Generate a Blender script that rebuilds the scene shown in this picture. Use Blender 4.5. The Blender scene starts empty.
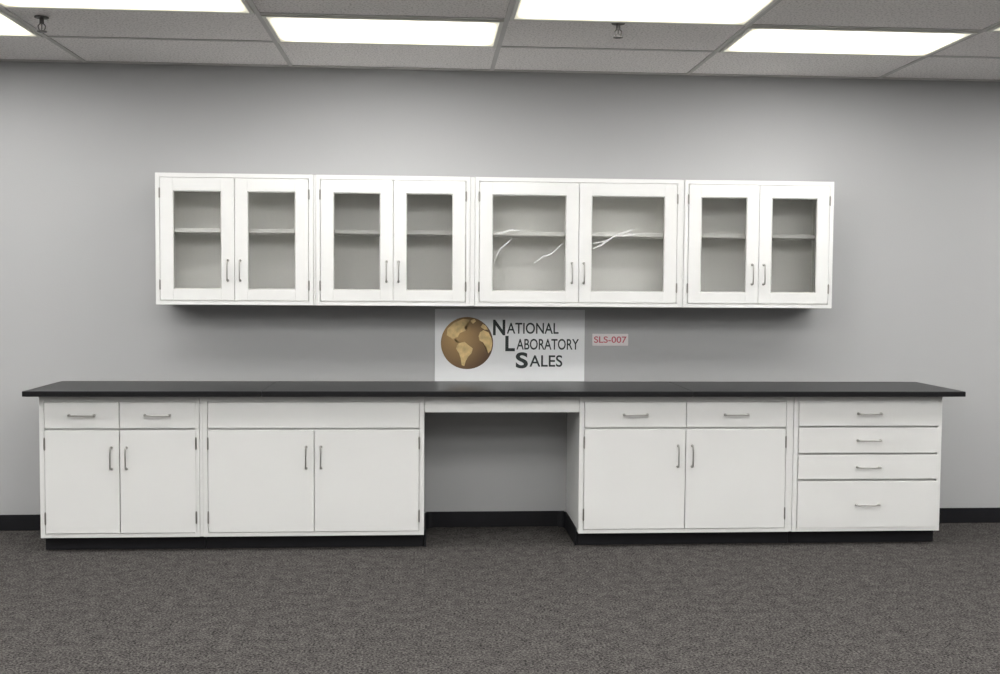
import bpy, bmesh, math
from mathutils import Vector, Matrix

# measured dimensions (metres).  x to the right, y into the wall (wall face y=0), z up
ZC=2.834; G0=.383; R0=.651
UP=[(-1.57,-.671),(-.654,.242),(.272,1.499),(1.517,2.425)]
ZUB,ZUT=1.388,2.146
BA=[(-2.155,-1.281),(-1.261,-.021),(.869,2.109),(2.127,3.016)]
CT=(-2.219,3.118)
ZS=[.847,.700,.688,.109,.084]
ZD=[.852,.705,.696,.546,.537,.392,.380,.105]
ZAP=.787
SG=((.041,1.363),(.975,.917)); GL=(.24,1.153); GR=.162
TX=[((.401,1.297),(.811,1.206)),((.478,1.197),(.939,1.107)),((.544,1.095),(.836,1.000))]
SL=((1.024,1.214),(1.25,1.139))
SP=[(-1.93,-1.078),(.946,-1.234)]
CAM=dict(cz=1.514,D=6.5934,f=1063.3247,yaw=.0674,pit=.0488,rol=.0071)
LIGHT_FRONT,LIGHT_REST=15.5,19.5

# =============== materials ===============
def mat(name,col,rough=.5,metal=0,spec=.5,bump=None,mottle=None):
    m=bpy.data.materials.new(name); m.use_nodes=True
    nt=m.node_tree; b=nt.nodes['Principled BSDF']
    b.inputs['Base Color'].default_value=(*col,1); b.inputs['Roughness'].default_value=rough
    b.inputs['Metallic'].default_value=metal; b.inputs['Specular IOR Level'].default_value=spec
    tc=nt.nodes.new('ShaderNodeTexCoord')
    if mottle:
        sc,amt=mottle
        n=nt.nodes.new('ShaderNodeTexNoise'); n.inputs['Scale'].default_value=sc; n.inputs['Detail'].default_value=3
        cr=nt.nodes.new('ShaderNodeValToRGB')
        cr.color_ramp.elements[0].position=.3; cr.color_ramp.elements[1].position=.7
        cr.color_ramp.elements[0].color=(*[c*(1-amt) for c in col],1); cr.color_ramp.elements[1].color=(*[min(1,c*(1+amt)) for c in col],1)
        nt.links.new(tc.outputs['Object'],n.inputs['Vector']); nt.links.new(n.outputs['Fac'],cr.inputs['Fac']); nt.links.new(cr.outputs['Color'],b.inputs['Base Color'])
    if bump:
        sc,st=bump
        n=nt.nodes.new('ShaderNodeTexNoise'); n.inputs['Scale'].default_value=sc; n.inputs['Detail'].default_value=4
        bp=nt.nodes.new('ShaderNodeBump'); bp.inputs['Strength'].default_value=st; bp.inputs['Distance'].default_value=.003
        nt.links.new(tc.outputs['Object'],n.inputs['Vector']); nt.links.new(n.outputs['Fac'],bp.inputs['Height']); nt.links.new(bp.outputs['Normal'],b.inputs['Normal'])
    return m
WHITE=mat('white_enamel',(.665,.665,.655),.35,bump=(60,.03),mottle=(2,.015))
INNER=mat('cream_enamel',(.955,.95,.915),.5,mottle=(2,.01))
WALL=mat('gray_wall_paint',(.375,.377,.379),.75,bump=(90,.12),mottle=(.8,.02))
BLACK=mat('black_epoxy_resin',(.008,.008,.009),.33,spec=.24,bump=(40,.04),mottle=(120,.3))
RUB=mat('black_rubber_base',(.006,.006,.008),.5,spec=.3,mottle=(10,.15))
NICK=mat('satin_nickel',(.42,.41,.39),.32,metal=1,mottle=(30,.05))
HNG=mat('steel_hinge',(.30,.29,.27),.4,metal=1,mottle=(30,.05))
SPK=mat('sprinkler_bronze',(.07,.065,.06),.5,mottle=(30,.1))
GASK=mat('glazing_gasket',(.45,.45,.43),.6,mottle=(20,.05))
TBAR=mat('painted_tbar',(.58,.57,.56),.5,mottle=(5,.03))
FRM=mat('troffer_frame',(.75,.75,.70),.4,mottle=(5,.02))
POST=mat('poster_board',(.72,.73,.74),.5,mottle=(3,.01))
INK=mat('poster_ink_black',(.012,.02,.02),.5,mottle=(20,.1))
RED=mat('label_ink_red',(.47,.10,.13),.5,mottle=(20,.1))
LABW=mat('label_white',(.66,.62,.62),.5,mottle=(20,.02))
GOLD=mat('globe_print_land',(.66,.48,.22),.5,mottle=(30,.2))
def carpet():
    m=bpy.data.materials.new('gray_loop_carpet'); m.use_nodes=True; nt=m.node_tree; b=nt.nodes['Principled BSDF']
    b.inputs['Roughness'].default_value=.95; b.inputs['Specular IOR Level'].default_value=.05
    tc=nt.nodes.new('ShaderNodeTexCoord')
    n=nt.nodes.new('ShaderNodeTexNoise'); n.inputs['Scale'].default_value=100; n.inputs['Detail'].default_value=4; n.inputs['Roughness'].default_value=.75
    n2=nt.nodes.new('ShaderNodeTexNoise'); n2.inputs['Scale'].default_value=16; n2.inputs['Detail'].default_value=4
    ad=nt.nodes.new('ShaderNodeMix'); ad.data_type='FLOAT'; ad.inputs[0].default_value=.15
    cr=nt.nodes.new('ShaderNodeValToRGB'); e=cr.color_ramp.elements
    e[0].position=.41; e[0].color=(.008,.0075,.0073,1); e[1].position=.61; e[1].color=(.118,.110,.105,1)
    bp=nt.nodes.new('ShaderNodeBump'); bp.inputs['Strength'].default_value=.2; bp.inputs['Distance'].default_value=.003
    L=nt.links.new
    L(tc.outputs['Object'],n.inputs['Vector']); L(tc.outputs['Object'],n2.inputs['Vector'])
    L(n.outputs['Fac'],ad.inputs[2]); L(n2.outputs['Fac'],ad.inputs[3]); L(ad.outputs[0],cr.inputs['Fac']); L(cr.outputs['Color'],b.inputs['Base Color'])
    L(n.outputs['Fac'],bp.inputs['Height']); L(bp.outputs['Normal'],b.inputs['Normal'])
    return m
CARPET=carpet()
def tile():
    m=bpy.data.materials.new('acoustic_tile'); m.use_nodes=True; nt=m.node_tree; b=nt.nodes['Principled BSDF']
    b.inputs['Roughness'].default_value=.9
    tc=nt.nodes.new('ShaderNodeTexCoord')
    n=nt.nodes.new('ShaderNodeTexNoise'); n.inputs['Scale'].default_value=90; n.inputs['Detail'].default_value=4
    cr=nt.nodes.new('ShaderNodeValToRGB'); e=cr.color_ramp.elements
    e[0].position=.36; e[0].color=(.66,.64,.63,1); e[1].position=.50; e[1].color=(.93,.905,.895,1)
    L=nt.links.new
    L(tc.outputs['Object'],n.inputs['Vector']); L(n.outputs['Fac'],cr.inputs['Fac']); L(cr.outputs['Color'],b.inputs['Base Color'])
    return m
TILE=tile()
def glass(name,white_mix=0.0):
    m=bpy.data.materials.new(name); m.use_nodes=True; nt=m.node_tree; nt.nodes.clear()
    o=nt.nodes.new('ShaderNodeOutputMaterial'); t=nt.nodes.new('ShaderNodeBsdfTransparent'); g=nt.nodes.new('ShaderNodeBsdfGlossy')
    t.inputs['Color'].default_value=(1,1,1,1); g.inputs['Roughness'].default_value=.03
    f=nt.nodes.new('ShaderNodeFresnel'); f.inputs['IOR'].default_value=1.5; mx=nt.nodes.new('ShaderNodeMixShader')
    L=nt.links.new; L(f.outputs[0],mx.inputs[0]); L(t.outputs[0],mx.inputs[1]); L(g.outputs[0],mx.inputs[2])
    if white_mix:
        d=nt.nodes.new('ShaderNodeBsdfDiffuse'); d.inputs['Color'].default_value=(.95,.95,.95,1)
        m2=nt.nodes.new('ShaderNodeMixShader'); m2.inputs[0].default_value=white_mix
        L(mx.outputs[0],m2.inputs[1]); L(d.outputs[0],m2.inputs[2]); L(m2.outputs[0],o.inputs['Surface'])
    else: L(mx.outputs[0],o.inputs['Surface'])
    return m
GLASS=glass('cabinet_glass'); STREAK=glass('painted_reflection',.75)  # second material: diffuse white mixed in to paint reflections on the panes
def lens(name,s):
    """prismatic diffuser: bright over the tubes, dimmer and warmer towards the housing edges"""
    m=bpy.data.materials.new(name); m.use_nodes=True; nt=m.node_tree; nt.nodes.clear(); L=nt.links.new
    o=nt.nodes.new('ShaderNodeOutputMaterial'); e=nt.nodes.new('ShaderNodeEmission')
    tc=nt.nodes.new('ShaderNodeTexCoord'); sp=nt.nodes.new('ShaderNodeSeparateXYZ'); L(tc.outputs['Generated'],sp.inputs[0])
    outs=[]
    for ax,w in (('X',.09),('Y',.26)):
        a=nt.nodes.new('ShaderNodeMath'); a.operation='SUBTRACT'; a.inputs[1].default_value=.5; L(sp.outputs[ax],a.inputs[0])
        b=nt.nodes.new('ShaderNodeMath'); b.operation='ABSOLUTE'; L(a.outputs[0],b.inputs[0])
        c=nt.nodes.new('ShaderNodeMapRange'); c.interpolation_type='SMOOTHSTEP'
        c.inputs['From Min'].default_value=.502; c.inputs['From Max'].default_value=.5-w; L(b.outputs[0],c.inputs['Value']); outs.append(c)
    mu=nt.nodes.new('ShaderNodeMath'); mu.operation='MULTIPLY'; L(outs[0].outputs[0],mu.inputs[0]); L(outs[1].outputs[0],mu.inputs[1])
    st=nt.nodes.new('ShaderNodeMapRange'); st.inputs['To Min'].default_value=.75; st.inputs['To Max'].default_value=s; L(mu.outputs[0],st.inputs['Value'])
    cr=nt.nodes.new('ShaderNodeValToRGB'); cr.color_ramp.elements[0].color=(1,.96,.78,1); cr.color_ramp.elements[1].position=.4; cr.color_ramp.elements[1].color=(1,.99,.965,1)
    L(mu.outputs[0],cr.inputs[0]); L(cr.outputs[0],e.inputs['Color']); L(st.outputs[0],e.inputs['Strength'])
    L(e.outputs[0],o.inputs['Surface']); return m
LENSF=lens('troffer_lens',LIGHT_FRONT); LENSR=lens('troffer_lens_rear_boosted',LIGHT_REST)  # unseen rear rows set brighter to add frontal light on the cabinets
def globe_mat():
    m=bpy.data.materials.new('globe_print_ocean'); m.use_nodes=True; nt=m.node_tree; b=nt.nodes['Principled BSDF']
    tc=nt.nodes.new('ShaderNodeTexCoord'); g=nt.nodes.new('ShaderNodeTexGradient'); g.gradient_type='SPHERICAL'
    mp=nt.nodes.new('ShaderNodeMapping'); mp.inputs['Location'].default_value=(.25,0,-.2); mp.inputs['Scale'].default_value=(4.2,4.2,4.2)
    cr=nt.nodes.new('ShaderNodeValToRGB'); e=cr.color_ramp.elements
    e[0].position=0; e[0].color=(.08,.04,.017,1); e[1].position=.9; e[1].color=(.43,.27,.11,1)
    L=nt.links.new; L(tc.outputs['Object'],mp.inputs[0]); L(mp.outputs[0],g.inputs[0]); L(g.outputs['Fac'],cr.inputs[0]); L(cr.outputs[0],b.inputs['Base Color'])
    return m
OCEAN=globe_mat()

# =============== helpers ===============
COL=bpy.context.scene.collection
def empty(name,loc=(0,0,0)):
    o=bpy.data.objects.new(name,None); o.empty_display_size=.1; o.location=loc; COL.objects.link(o); return o
def fin(bm,name,m,parent=None,bevel=0,smooth=False):
    bmesh.ops.recalc_face_normals(bm,faces=bm.faces)
    me=bpy.data.meshes.new(name); bm.to_mesh(me); bm.free(); me.materials.append(m)
    if smooth:
        for p in me.polygons: p.use_smooth=True
    o=bpy.data.objects.new(name,me); COL.objects.link(o)
    if parent: o.parent=parent; o.matrix_parent_inverse=Matrix.Translation(-parent.location)
    if bevel:
        md=o.modifiers.new('bevel','BEVEL'); md.width=bevel; md.segments=2; md.limit_method='ANGLE'
    return o
def abox(bm,x0,x1,y0,y1,z0,z1):
    r=bmesh.ops.create_cube(bm,size=1)
    for v in r['verts']:
        v.co=Vector(((x0+x1)/2+v.co.x*(x1-x0),(y0+y1)/2+v.co.y*(y1-y0),(z0+z1)/2+v.co.z*(z1-z0)))
def boxes(name,bs,m,parent=None,bevel=.001):
    bm=bmesh.new()
    for b in bs: abox(bm,*b)
    return fin(bm,name,m,parent,bevel)
def add_tube(bm,pts,r,seg=10):
    pts=[Vector(q) for q in pts]; rings=[]; prev=None
    for i,q in enumerate(pts):
        t=(pts[min(i+1,len(pts)-1)]-pts[max(i-1,0)]).normalized()
        a=Vector((0,1,0)) if abs(t.y)<.9 else Vector((0,0,1))
        if prev is None: n=t.cross(a).normalized()
        else: n=(prev-t*prev.dot(t)).normalized()
        prev=n; b=t.cross(n)
        rings.append([bm.verts.new(q+n*r*math.cos(k*2*math.pi/seg)+b*r*math.sin(k*2*math.pi/seg)) for k in range(seg)])
    for i in range(len(rings)-1):
        for k in range(seg): bm.faces.new((rings[i][k],rings[i][(k+1)%seg],rings[i+1][(k+1)%seg],rings[i+1][k]))
    bm.faces.new(rings[0]); bm.faces.new(rings[-1][::-1])
def pull(name,x,y,z,L,vert,parent):
    h=L/2; d=.028; c=.008
    prof=[(-h,0),(-h,-.010),(-h,-d+c),(-h+c*.3,-d+c*.3),(-h+c,-d),(-h*.4,-d-.001),(h*.4,-d-.001),(h-c,-d),(h-c*.3,-d+c*.3),(h,-d+c),(h,-.010),(h,0)]
    bm=bmesh.new()
    pts=[(x,y+b,z+a) if vert else (x+a,y+b,z) for a,b in prof]
    add_tube(bm,pts,.0042)
    for s in(-h,h):
        q=(x,y,z+s) if vert else (x+s,y,z)
        add_tube(bm,[q,(q[0],y-.003,q[2])],.008)
    return fin(bm,name,NICK,parent,smooth=True)
def hinge(bm,x,y,z,L=.062):
    add_tube(bm,[(x,y-.003,z-L/2),(x,y-.003,z+L/2)],.0048)
    add_tube(bm,[(x,y-.003,z-L/2-.005),(x,y-.003,z-L/2)],.0032)
    add_tube(bm,[(x,y-.003,z+L/2),(x,y-.003,z+L/2+.005)],.0032)

# =============== room ===============
XW0,XW1,YB=-6.2,6.6,-9.2
def surf(name,b,m): return boxes(name,[b],m,None,0)
surf('floor',(XW0-.1,XW1+.1,YB-.1,.1,-.1,0),CARPET)
surf('ceiling',(XW0-.1,XW1+.1,YB-.1,.1,ZC,ZC+.1),TILE)
surf('wall_back',(XW0-.1,XW1+.1,0,.1,0,ZC),WALL)
surf('wall_front',(XW0-.1,XW1+.1,YB-.1,YB,0,ZC),WALL)
surf('wall_left',(XW0-.1,XW0,YB,0,0,ZC),WALL)
surf('wall_right',(XW1,XW1+.1,YB,0,0,ZC),WALL)
BH=.098
def basebd(name,bs): return boxes(name,bs,RUB,None,.002)
kL=BA[1][1]; kR=BA[2][0]
basebd('baseboard_back',[(XW0,BA[0][0]-.002,-.008,0,0,BH),(kL+.012,kR-.012,-.008,0,0,BH),(BA[3][1]+.002,XW1,-.008,0,0,BH)])
basebd('baseboard_left',[(XW0,XW0+.008,YB,-.008,0,BH)])
basebd('baseboard_right',[(XW1-.008,XW1,YB,-.008,0,BH)])
basebd('baseboard_front',[(XW0,XW1,YB,YB+.008,0,BH)])
bars=[]
i0=int((XW0-G0)//1.22); i1=int((XW1-G0)//1.22)+1
for i in range(i0,i1+1):
    x=G0+1.22*i
    if XW0<x<XW1: bars.append((x-.012,x+.012,YB,0,ZC-.006,ZC+.001))
for j in range(0,int((-YB-R0)//.61)+2):
    y=-R0-.61*j
    if y>YB+.02: bars.append((XW0,XW1,y-.012,y+.012,ZC-.0055,ZC+.001))
bars+=[(XW0,XW1,-.022,0,ZC-.008,ZC),(XW0,XW0+.022,YB,0,ZC-.008,ZC),(XW1-.022,XW1,YB,0,ZC-.008,ZC)]
boxes('trim_ceiling_grid',bars,TBAR,None,0)
def troffer(x0,y1,L):
    x1=x0+1.22; y0=y1-.61
    e=empty('ceiling_light_fixture',((x0+x1)/2,(y0+y1)/2,ZC))
    a=.014; b=.034
    boxes('frame',[(x0+a,x1-a,y0+a,y0+b,ZC-.012,ZC-.0005),(x0+a,x1-a,y1-b,y1-a,ZC-.012,ZC-.0005),(x0+a,x0+b,y0+b,y1-b,ZC-.012,ZC-.0005),(x1-b,x1-a,y0+b,y1-b,ZC-.012,ZC-.0005)],FRM,e,.002)
    boxes('lens',[(x0+b,x1-b,y0+b,y1-b,ZC-.009,ZC-.001)],L,e,0)
for row,par in [(0,1),(1,0),(4,1),(5,0),(7,1),(8,0),(11,1)]:
    for i in range(i0+1,i1-1):
        if (i%2)==par: troffer(G0+1.22*i,-R0-.61*row,LENSF if row<2 else LENSR)
for sx,sy in SP:
    e=empty('sprinkler_head',(sx,sy,ZC))
    bm=bmesh.new()
    add_tube(bm,[(sx,sy,ZC-.001),(sx,sy,ZC-.006)],.034,20); add_tube(bm,[(sx,sy,ZC-.006),(sx,sy,ZC-.035)],.011,12)
    fin(bm,'escutcheon_and_stem',SPK,e)
    bm=bmesh.new()
    for s in(-1,1): add_tube(bm,[(sx+s*.008,sy,ZC-.033),(sx+s*.018,sy,ZC-.045),(sx+s*.016,sy,ZC-.06),(sx+s*.003,sy,ZC-.072)],.003,8)
    add_tube(bm,[(sx,sy,ZC-.035),(sx,sy,ZC-.07)],.003,8)
    add_tube(bm,[(sx,sy,ZC-.070),(sx,sy,ZC-.074)],.024,16)
    fin(bm,'yoke_and_deflector',SPK,e)

# =============== wall cabinets ===============
def wall_cabinet(x0,x1,idx):
    z0,z1=ZUB,ZUT; yf=-.33
    e=empty('wall_cabinet',((x0+x1)/2,0,z0))
    t=.018
    boxes('carcass',[(x0,x0+t,-.31,-.001,z0,z1),(x1-t,x1,-.31,-.001,z0,z1),(x0+t,x1-t,-.31,-.001,z1-t,z1),(x0+t,x1-t,-.31,-.001,z0,z0+t)],WHITE,e)
    u=.0015
    boxes('interior_liner',[(x0+t,x1-t,-.012,-.001,z0+t,z1-t),(x0+t,x0+t+u,-.309,-.012,z0+t,z1-t),(x1-t-u,x1-t,-.309,-.012,z0+t,z1-t),(x0+t+u,x1-t-u,-.309,-.012,z0+t,z0+t+u),(x0+t+u,x1-t-u,-.309,-.012,z1-t-u,z1-t)],INNER,e,0)
    zs=z0+.432
    boxes('shelf',[(x0+t+.003,x1-t-.003,-.270,-.013,zs-.011,zs+.011)],INNER,e,.002)
    pil=[]
    for xx in (x0+t+u,x1-t-u-.003):
        for yy in(-.26,-.06): pil.append((xx,xx+.003,yy-.009,yy+.009,z0+.03,z1-.03))
    boxes('shelf_standards',pil,FRM,e,0)
    fw=.024
    boxes('face_frame',[(x0,x0+fw,yf,-.31,z0,z1),(x1-fw,x1,yf,-.31,z0,z1),(x0+fw,x1-fw,yf,-.31,z1-fw,z1),(x0+fw,x1-fw,yf,-.31,z0,z0+fw)],WHITE,e)
    if idx<3:
        boxes('filler_strip',[(x1+.0016,UP[idx+1][0]-.0016,-.324,-.30,z0+.001,z1-.001)],WHITE,e,.0005)
    g=.0028; xm=(x0+x1)/2; ya=yf-.004; yb=yf+.016
    bh=bmesh.new()
    for k,(a,b) in enumerate([(x0+fw+g,xm-g/2),(xm+g/2,x1-fw-g)]):
        c,d=z0+fw+g,z1-fw-g; sw=.073; tr=.074; br=.064
        boxes('door_%d'%(k+1),[(a,a+sw,ya,yb,c,d),(b-sw,b,ya,yb,c,d),(a+sw,b-sw,ya,yb,d-tr,d),(a+sw,b-sw,ya,yb,c,c+br)],WHITE,e,.0012)
        A,B,C,D=a+sw,b-sw,c+br,d-tr; q=.005
        boxes('gasket_%d'%(k+1),[(A,A+q,ya+.003,yb-.002,C,D),(B-q,B,ya+.003,yb-.002,C,D),(A+q,B-q,ya+.003,yb-.002,C,C+q),(A+q,B-q,ya+.003,yb-.002,D-q,D)],GASK,e,0)
        bm=bmesh.new(); bm.faces.new([bm.verts.new(p) for p in [(A,ya+.009,C),(B,ya+.009,C),(B,ya+.009,D),(A,ya+.009,D)]])
        fin(bm,'glass_%d'%(k+1),GLASS,e)
        px=(b-.038) if k==0 else (a+.030)
        pull('pull_%d'%(k+1),px,ya,z0+.20,.115,True,e)
        hx=x0+fw if k==0 else x1-fw
        for hz in (z0+.115,z1-.115): hinge(bh,hx,ya+.003,hz,.05)
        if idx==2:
            # whitish ribbons laid on these panes as painted reflection streaks
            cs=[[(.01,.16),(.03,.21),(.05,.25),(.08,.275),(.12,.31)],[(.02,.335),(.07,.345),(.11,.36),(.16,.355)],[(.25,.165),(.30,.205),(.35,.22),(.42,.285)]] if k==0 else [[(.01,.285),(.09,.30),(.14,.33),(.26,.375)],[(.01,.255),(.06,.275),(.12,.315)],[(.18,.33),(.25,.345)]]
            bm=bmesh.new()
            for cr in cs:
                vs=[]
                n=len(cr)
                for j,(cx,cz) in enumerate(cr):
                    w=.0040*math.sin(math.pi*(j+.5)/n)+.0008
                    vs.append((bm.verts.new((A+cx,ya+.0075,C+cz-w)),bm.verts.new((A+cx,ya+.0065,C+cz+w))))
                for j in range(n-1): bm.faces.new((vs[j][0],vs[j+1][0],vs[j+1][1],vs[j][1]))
            fin(bm,'reflection_streaks_%d'%(k+1),STREAK,e)
    fin(bh,'hinges',HNG,e)
for i,(a,b) in enumerate(UP): wall_cabinet(a,b,i)

# =============== base cabinets ===============
ZT=.884
def base_cabinet(x0,x1,kind,idx):
    yf=-.56; z0=ZS[4]
    e=empty('base_cabinet',((x0+x1)/2,0,0))
    t=.018
    boxes('carcass',[(x0,x0+t,-.54,-.010,z0,ZT),(x1-t,x1,-.54,-.010,z0,ZT),(x0+t,x1-t,-.54,-.010,z0,z0+t),(x0+t,x1-t,-.025,-.010,z0+t,ZT),(x0+t,x1-t,-.545,-.54,z0,ZT)],WHITE,e)
    xr=x1-.002
    if idx in (0,2):
        nx=BA[idx+1][0]; xr=nx+.001
        boxes('filler_strip',[(x1+.0016,nx-.0016,-.555,-.53,z0+.001,ZT)],WHITE,e,.0005)
    boxes('toe_kick',[(x0+.002,xr,-.495,-.012,0.0005,z0)],RUB,e,.004)
    fw=.026; top=ZS[0]+.003; bot=ZS[3]-.003
    boxes('face_frame',[(x0,x0+fw,yf,-.545,z0,ZT),(x1-fw,x1,yf,-.545,z0,ZT),(x0+fw,x1-fw,yf,-.545,top,ZT),(x0+fw,x1-fw,yf,-.545,z0,bot)],WHITE,e)
    a,b=x0+fw+.003,x1-fw-.003; xm=(a+b)/2; ya,yb=yf-.004,yf+.013; g=.0022
    if kind in 'AD' : b+=.010
    def front(nm,x_0,x_1,z_0,z_1): boxes(nm,[(x_0,x_1,ya,yb if x_1<x1-fw else yf-.0005,z_0,z_1)],WHITE,e,.002)
    if kind=='D':
        for k in range(4):
            zt,zb=ZD[2*k],ZD[2*k+1]
            front('drawer_%d'%(k+1),a,b,zb+.001,zt-.001)
            pull('pull_%d'%(k+1),(a+b)/2,ya,(zt+zb)/2,.135,False,e)
        return e
    if kind=='B': front('false_front',a,b,ZS[1],ZS[0])
    else:
        front('drawer_1',a,xm-g,ZS[1],ZS[0]); front('drawer_2',xm+g,b,ZS[1],ZS[0])
        for k,(p_,q_) in enumerate([(a,xm),(xm,b)]): pull('drawer_pull_%d'%(k+1),(p_+q_)/2,ya,(ZS[0]+ZS[1])/2,.135,False,e)
    front('door_1',a,xm-g,ZS[3],ZS[2]); front('door_2',xm+g,b,ZS[3],ZS[2])
    zp=ZS[2]-.155
    pull('door_pull_1',xm-.045,ya,zp,.12,True,e); pull('door_pull_2',xm+.038,ya,zp,.12,True,e)
    bh=bmesh.new()
    for hx in(a-.001,b+.001):
        for hz in (ZS[2]-.075,ZS[3]+.085): hinge(bh,hx,ya+.003,hz)
    fin(bh,'hinges',HNG,e)
for i,((a,b),k) in enumerate(zip(BA,'ABCD')): base_cabinet(a,b,k,i)
e=empty('knee_space_apron',((kL+kR)/2,0,ZAP))
boxes('front_rail',[(kL+.002,kR-.002,-.556,-.538,ZAP,ZT)],WHITE,e,.0015)
boxes('side_rails',[(kL+.001,kL+.019,-.537,-.012,ZAP+.01,ZT),(kR-.019,kR-.001,-.537,-.012,ZAP+.01,ZT)],WHITE,e,.001)
def cove(name,xs,sgn):
    r=.05; t=.006; path=[(xs,-.50),(xs,-.008-r)]
    for k in range(1,9):
        an=k/8*math.pi/2
        path.append((xs+sgn*(r-r*math.cos(an)),-.008-r+r*math.sin(an)))
    bm=bmesh.new(); n=len(path); L=[]
    for i,q in enumerate(path):
        a=Vector(path[max(i-1,0)]); b=Vector(path[min(i+1,n-1)]); tt=(b-a).normalized(); nn=Vector((tt.y,-tt.x))*sgn
        o=Vector(q)+nn*t
        L.append([bm.verts.new((q[0],q[1],0)),bm.verts.new((q[0],q[1],BH)),bm.verts.new((o.x,o.y,BH)),bm.verts.new((o.x+nn.x*.006,o.y+nn.y*.006,0))])
    for i in range(n-1):
        for k in range(4): bm.faces.new((L[i][k],L[i][(k+1)%4],L[i+1][(k+1)%4],L[i+1][k]))
    bm.faces.new(L[0]); bm.faces.new(L[-1][::-1])
    fin(bm,name,RUB)
cove('baseboard_knee_left',kL+.001,1); cove('baseboard_knee_right',kR-.001,-1)
# =============== countertop ===============
e=empty('laboratory_countertop',((CT[0]+CT[1])/2,0,.885))
xs=[CT[0],-.925,1.51,CT[1]]
for k in range(3):
    boxes('slab_%d'%(k+1),[(xs[k]+(.0006 if k else 0),xs[k+1]-(.0006 if k<2 else 0),-.635,-.001,.8845,.915)],BLACK,e,.0035)

# =============== signs ===============
(sx0,sz1),(sx1,sz0)=SG; sz0=.9155
e=empty('wall_sign',((sx0+sx1)/2,0,sz0))
boxes('poster_panel',[(sx0,sx1,-.005,-.001,sz0,sz1)],POST,e,0)
def text(name,s,x0,x1,z0,z1,y,m,parent,bold=0):
    cu=bpy.data.curves.new(name,'FONT'); cu.body=s; cu.size=1; cu.offset=bold; cu.extrude=0
    o=bpy.data.objects.new(name,cu); COL.objects.link(o)
    bpy.context.view_layer.update()
    me=bpy.data.meshes.new_from_object(o.evaluated_get(bpy.context.evaluated_depsgraph_get()))
    bpy.data.objects.remove(o)
    xs_=[v.co.x for v in me.vertices]; ys_=[v.co.y for v in me.vertices]
    ax,bx,ay,by=min(xs_),max(xs_),min(ys_),max(ys_)
    for v in me.vertices:
        v.co=Vector((x0+(v.co.x-ax)/(bx-ax)*(x1-x0),y,z0+(v.co.y-ay)/(by-ay)*(z1-z0)))
    me.materials.clear(); me.materials.append(m)
    o=bpy.data.objects.new(name,me); COL.objects.link(o); o.parent=parent; o.matrix_parent_inverse=Matrix.Translation(-parent.location)
for (s,((a,zt),(b,zb))) in zip(['NATIONAL','LABORATORY','SALES'],TX):
    cw=.076 if s[0]!='L' else .060
    text('initial_'+s[0].lower(),s[0],a,a+cw,zb-.004,zt+.002,-.0056,INK,e,.03)
    text('text_'+s.lower(),s[1:],a+cw+.010,b,zb+.006,zt-.016,-.0056,INK,e,.012)
gx,gz=GL
bm=bmesh.new(); bmesh.ops.create_circle(bm,cap_ends=True,radius=GR,segments=64,matrix=Matrix.Rotation(math.pi/2,4,'X'))
o=fin(bm,'globe_disc',OCEAN); o.location=(gx,-.0056,gz); o.parent=e; o.matrix_parent_inverse=Matrix.Translation(-e.location)
lands=[[(-.75,.55),(-.5,.78),(-.15,.93),(.1,.9),(-.02,.72),(-.12,.6),(-.05,.48),(-.28,.38),(-.36,.22),(-.5,.2),(-.46,.08),(-.3,-.02),(-.42,.02),(-.62,.2),(-.78,.3)],
[(-.3,0),(-.1,.05),(.06,-.08),(.22,-.2),(.18,-.38),(.05,-.52),(-.05,-.7),(-.1,-.88),(-.2,-.85),(-.24,-.6),(-.3,-.4),(-.42,-.22),(-.38,-.08)],
[(.5,.42),(.62,.5),(.82,.42),(.93,.2),(.97,0),(.93,-.25),(.82,-.4),(.76,-.15),(.62,.02),(.48,.1),(.44,.26)],
[(.52,.62),(.6,.74),(.72,.66),(.8,.52),(.66,.52)],[(.12,.86),(.28,.93),(.34,.84),(.22,.74)]]
bm=bmesh.new()
for L in lands: bm.faces.new([bm.verts.new((gx+GR*a,-.0062,gz+GR*b)) for a,b in L])
bmesh.ops.triangulate(bm,faces=bm.faces)
fin(bm,'globe_continents',GOLD,e)
(a,zt),(b,zb)=SL
e=empty('inventory_label',((a+b)/2,0,zb))
boxes('label_plate',[(a,b,-.006,-.001,zb,zt)],LABW,e,.0008)
text('label_text','SLS-007',a+.010,b-.010,zb+.018,zt-.016,-.0066,RED,e,.015)

# =============== camera ===============
ya_,pi_,ro_=CAM['yaw'],CAM['pit'],CAM['rol']
F=Vector((math.sin(ya_)*math.cos(pi_),math.cos(ya_)*math.cos(pi_),-math.sin(pi_)))
r0=Vector((math.cos(ya_),-math.sin(ya_),0)); u0=r0.cross(F)
R=r0*math.cos(ro_)+u0*math.sin(ro_); U=-r0*math.sin(ro_)+u0*math.cos(ro_)
cam=bpy.data.objects.new('camera',bpy.data.cameras.new('camera')); COL.objects.link(cam)
cam.matrix_world=Matrix(((R[0],U[0],-F[0],0),(R[1],U[1],-F[1],-CAM['D']),(R[2],U[2],-F[2],CAM['cz']),(0,0,0,1)))
cam.data.sensor_width=36; cam.data.lens=CAM['f']*36/1000
bpy.context.scene.camera=cam
w=bpy.data.worlds.new('world'); bpy.context.scene.world=w; w.use_nodes=True
w.node_tree.nodes['Background'].inputs[0].default_value=(.5,.5,.5,1); w.node_tree.nodes['Background'].inputs[1].default_value=.2
bpy.context.scene.view_settings.view_transform='Standard'
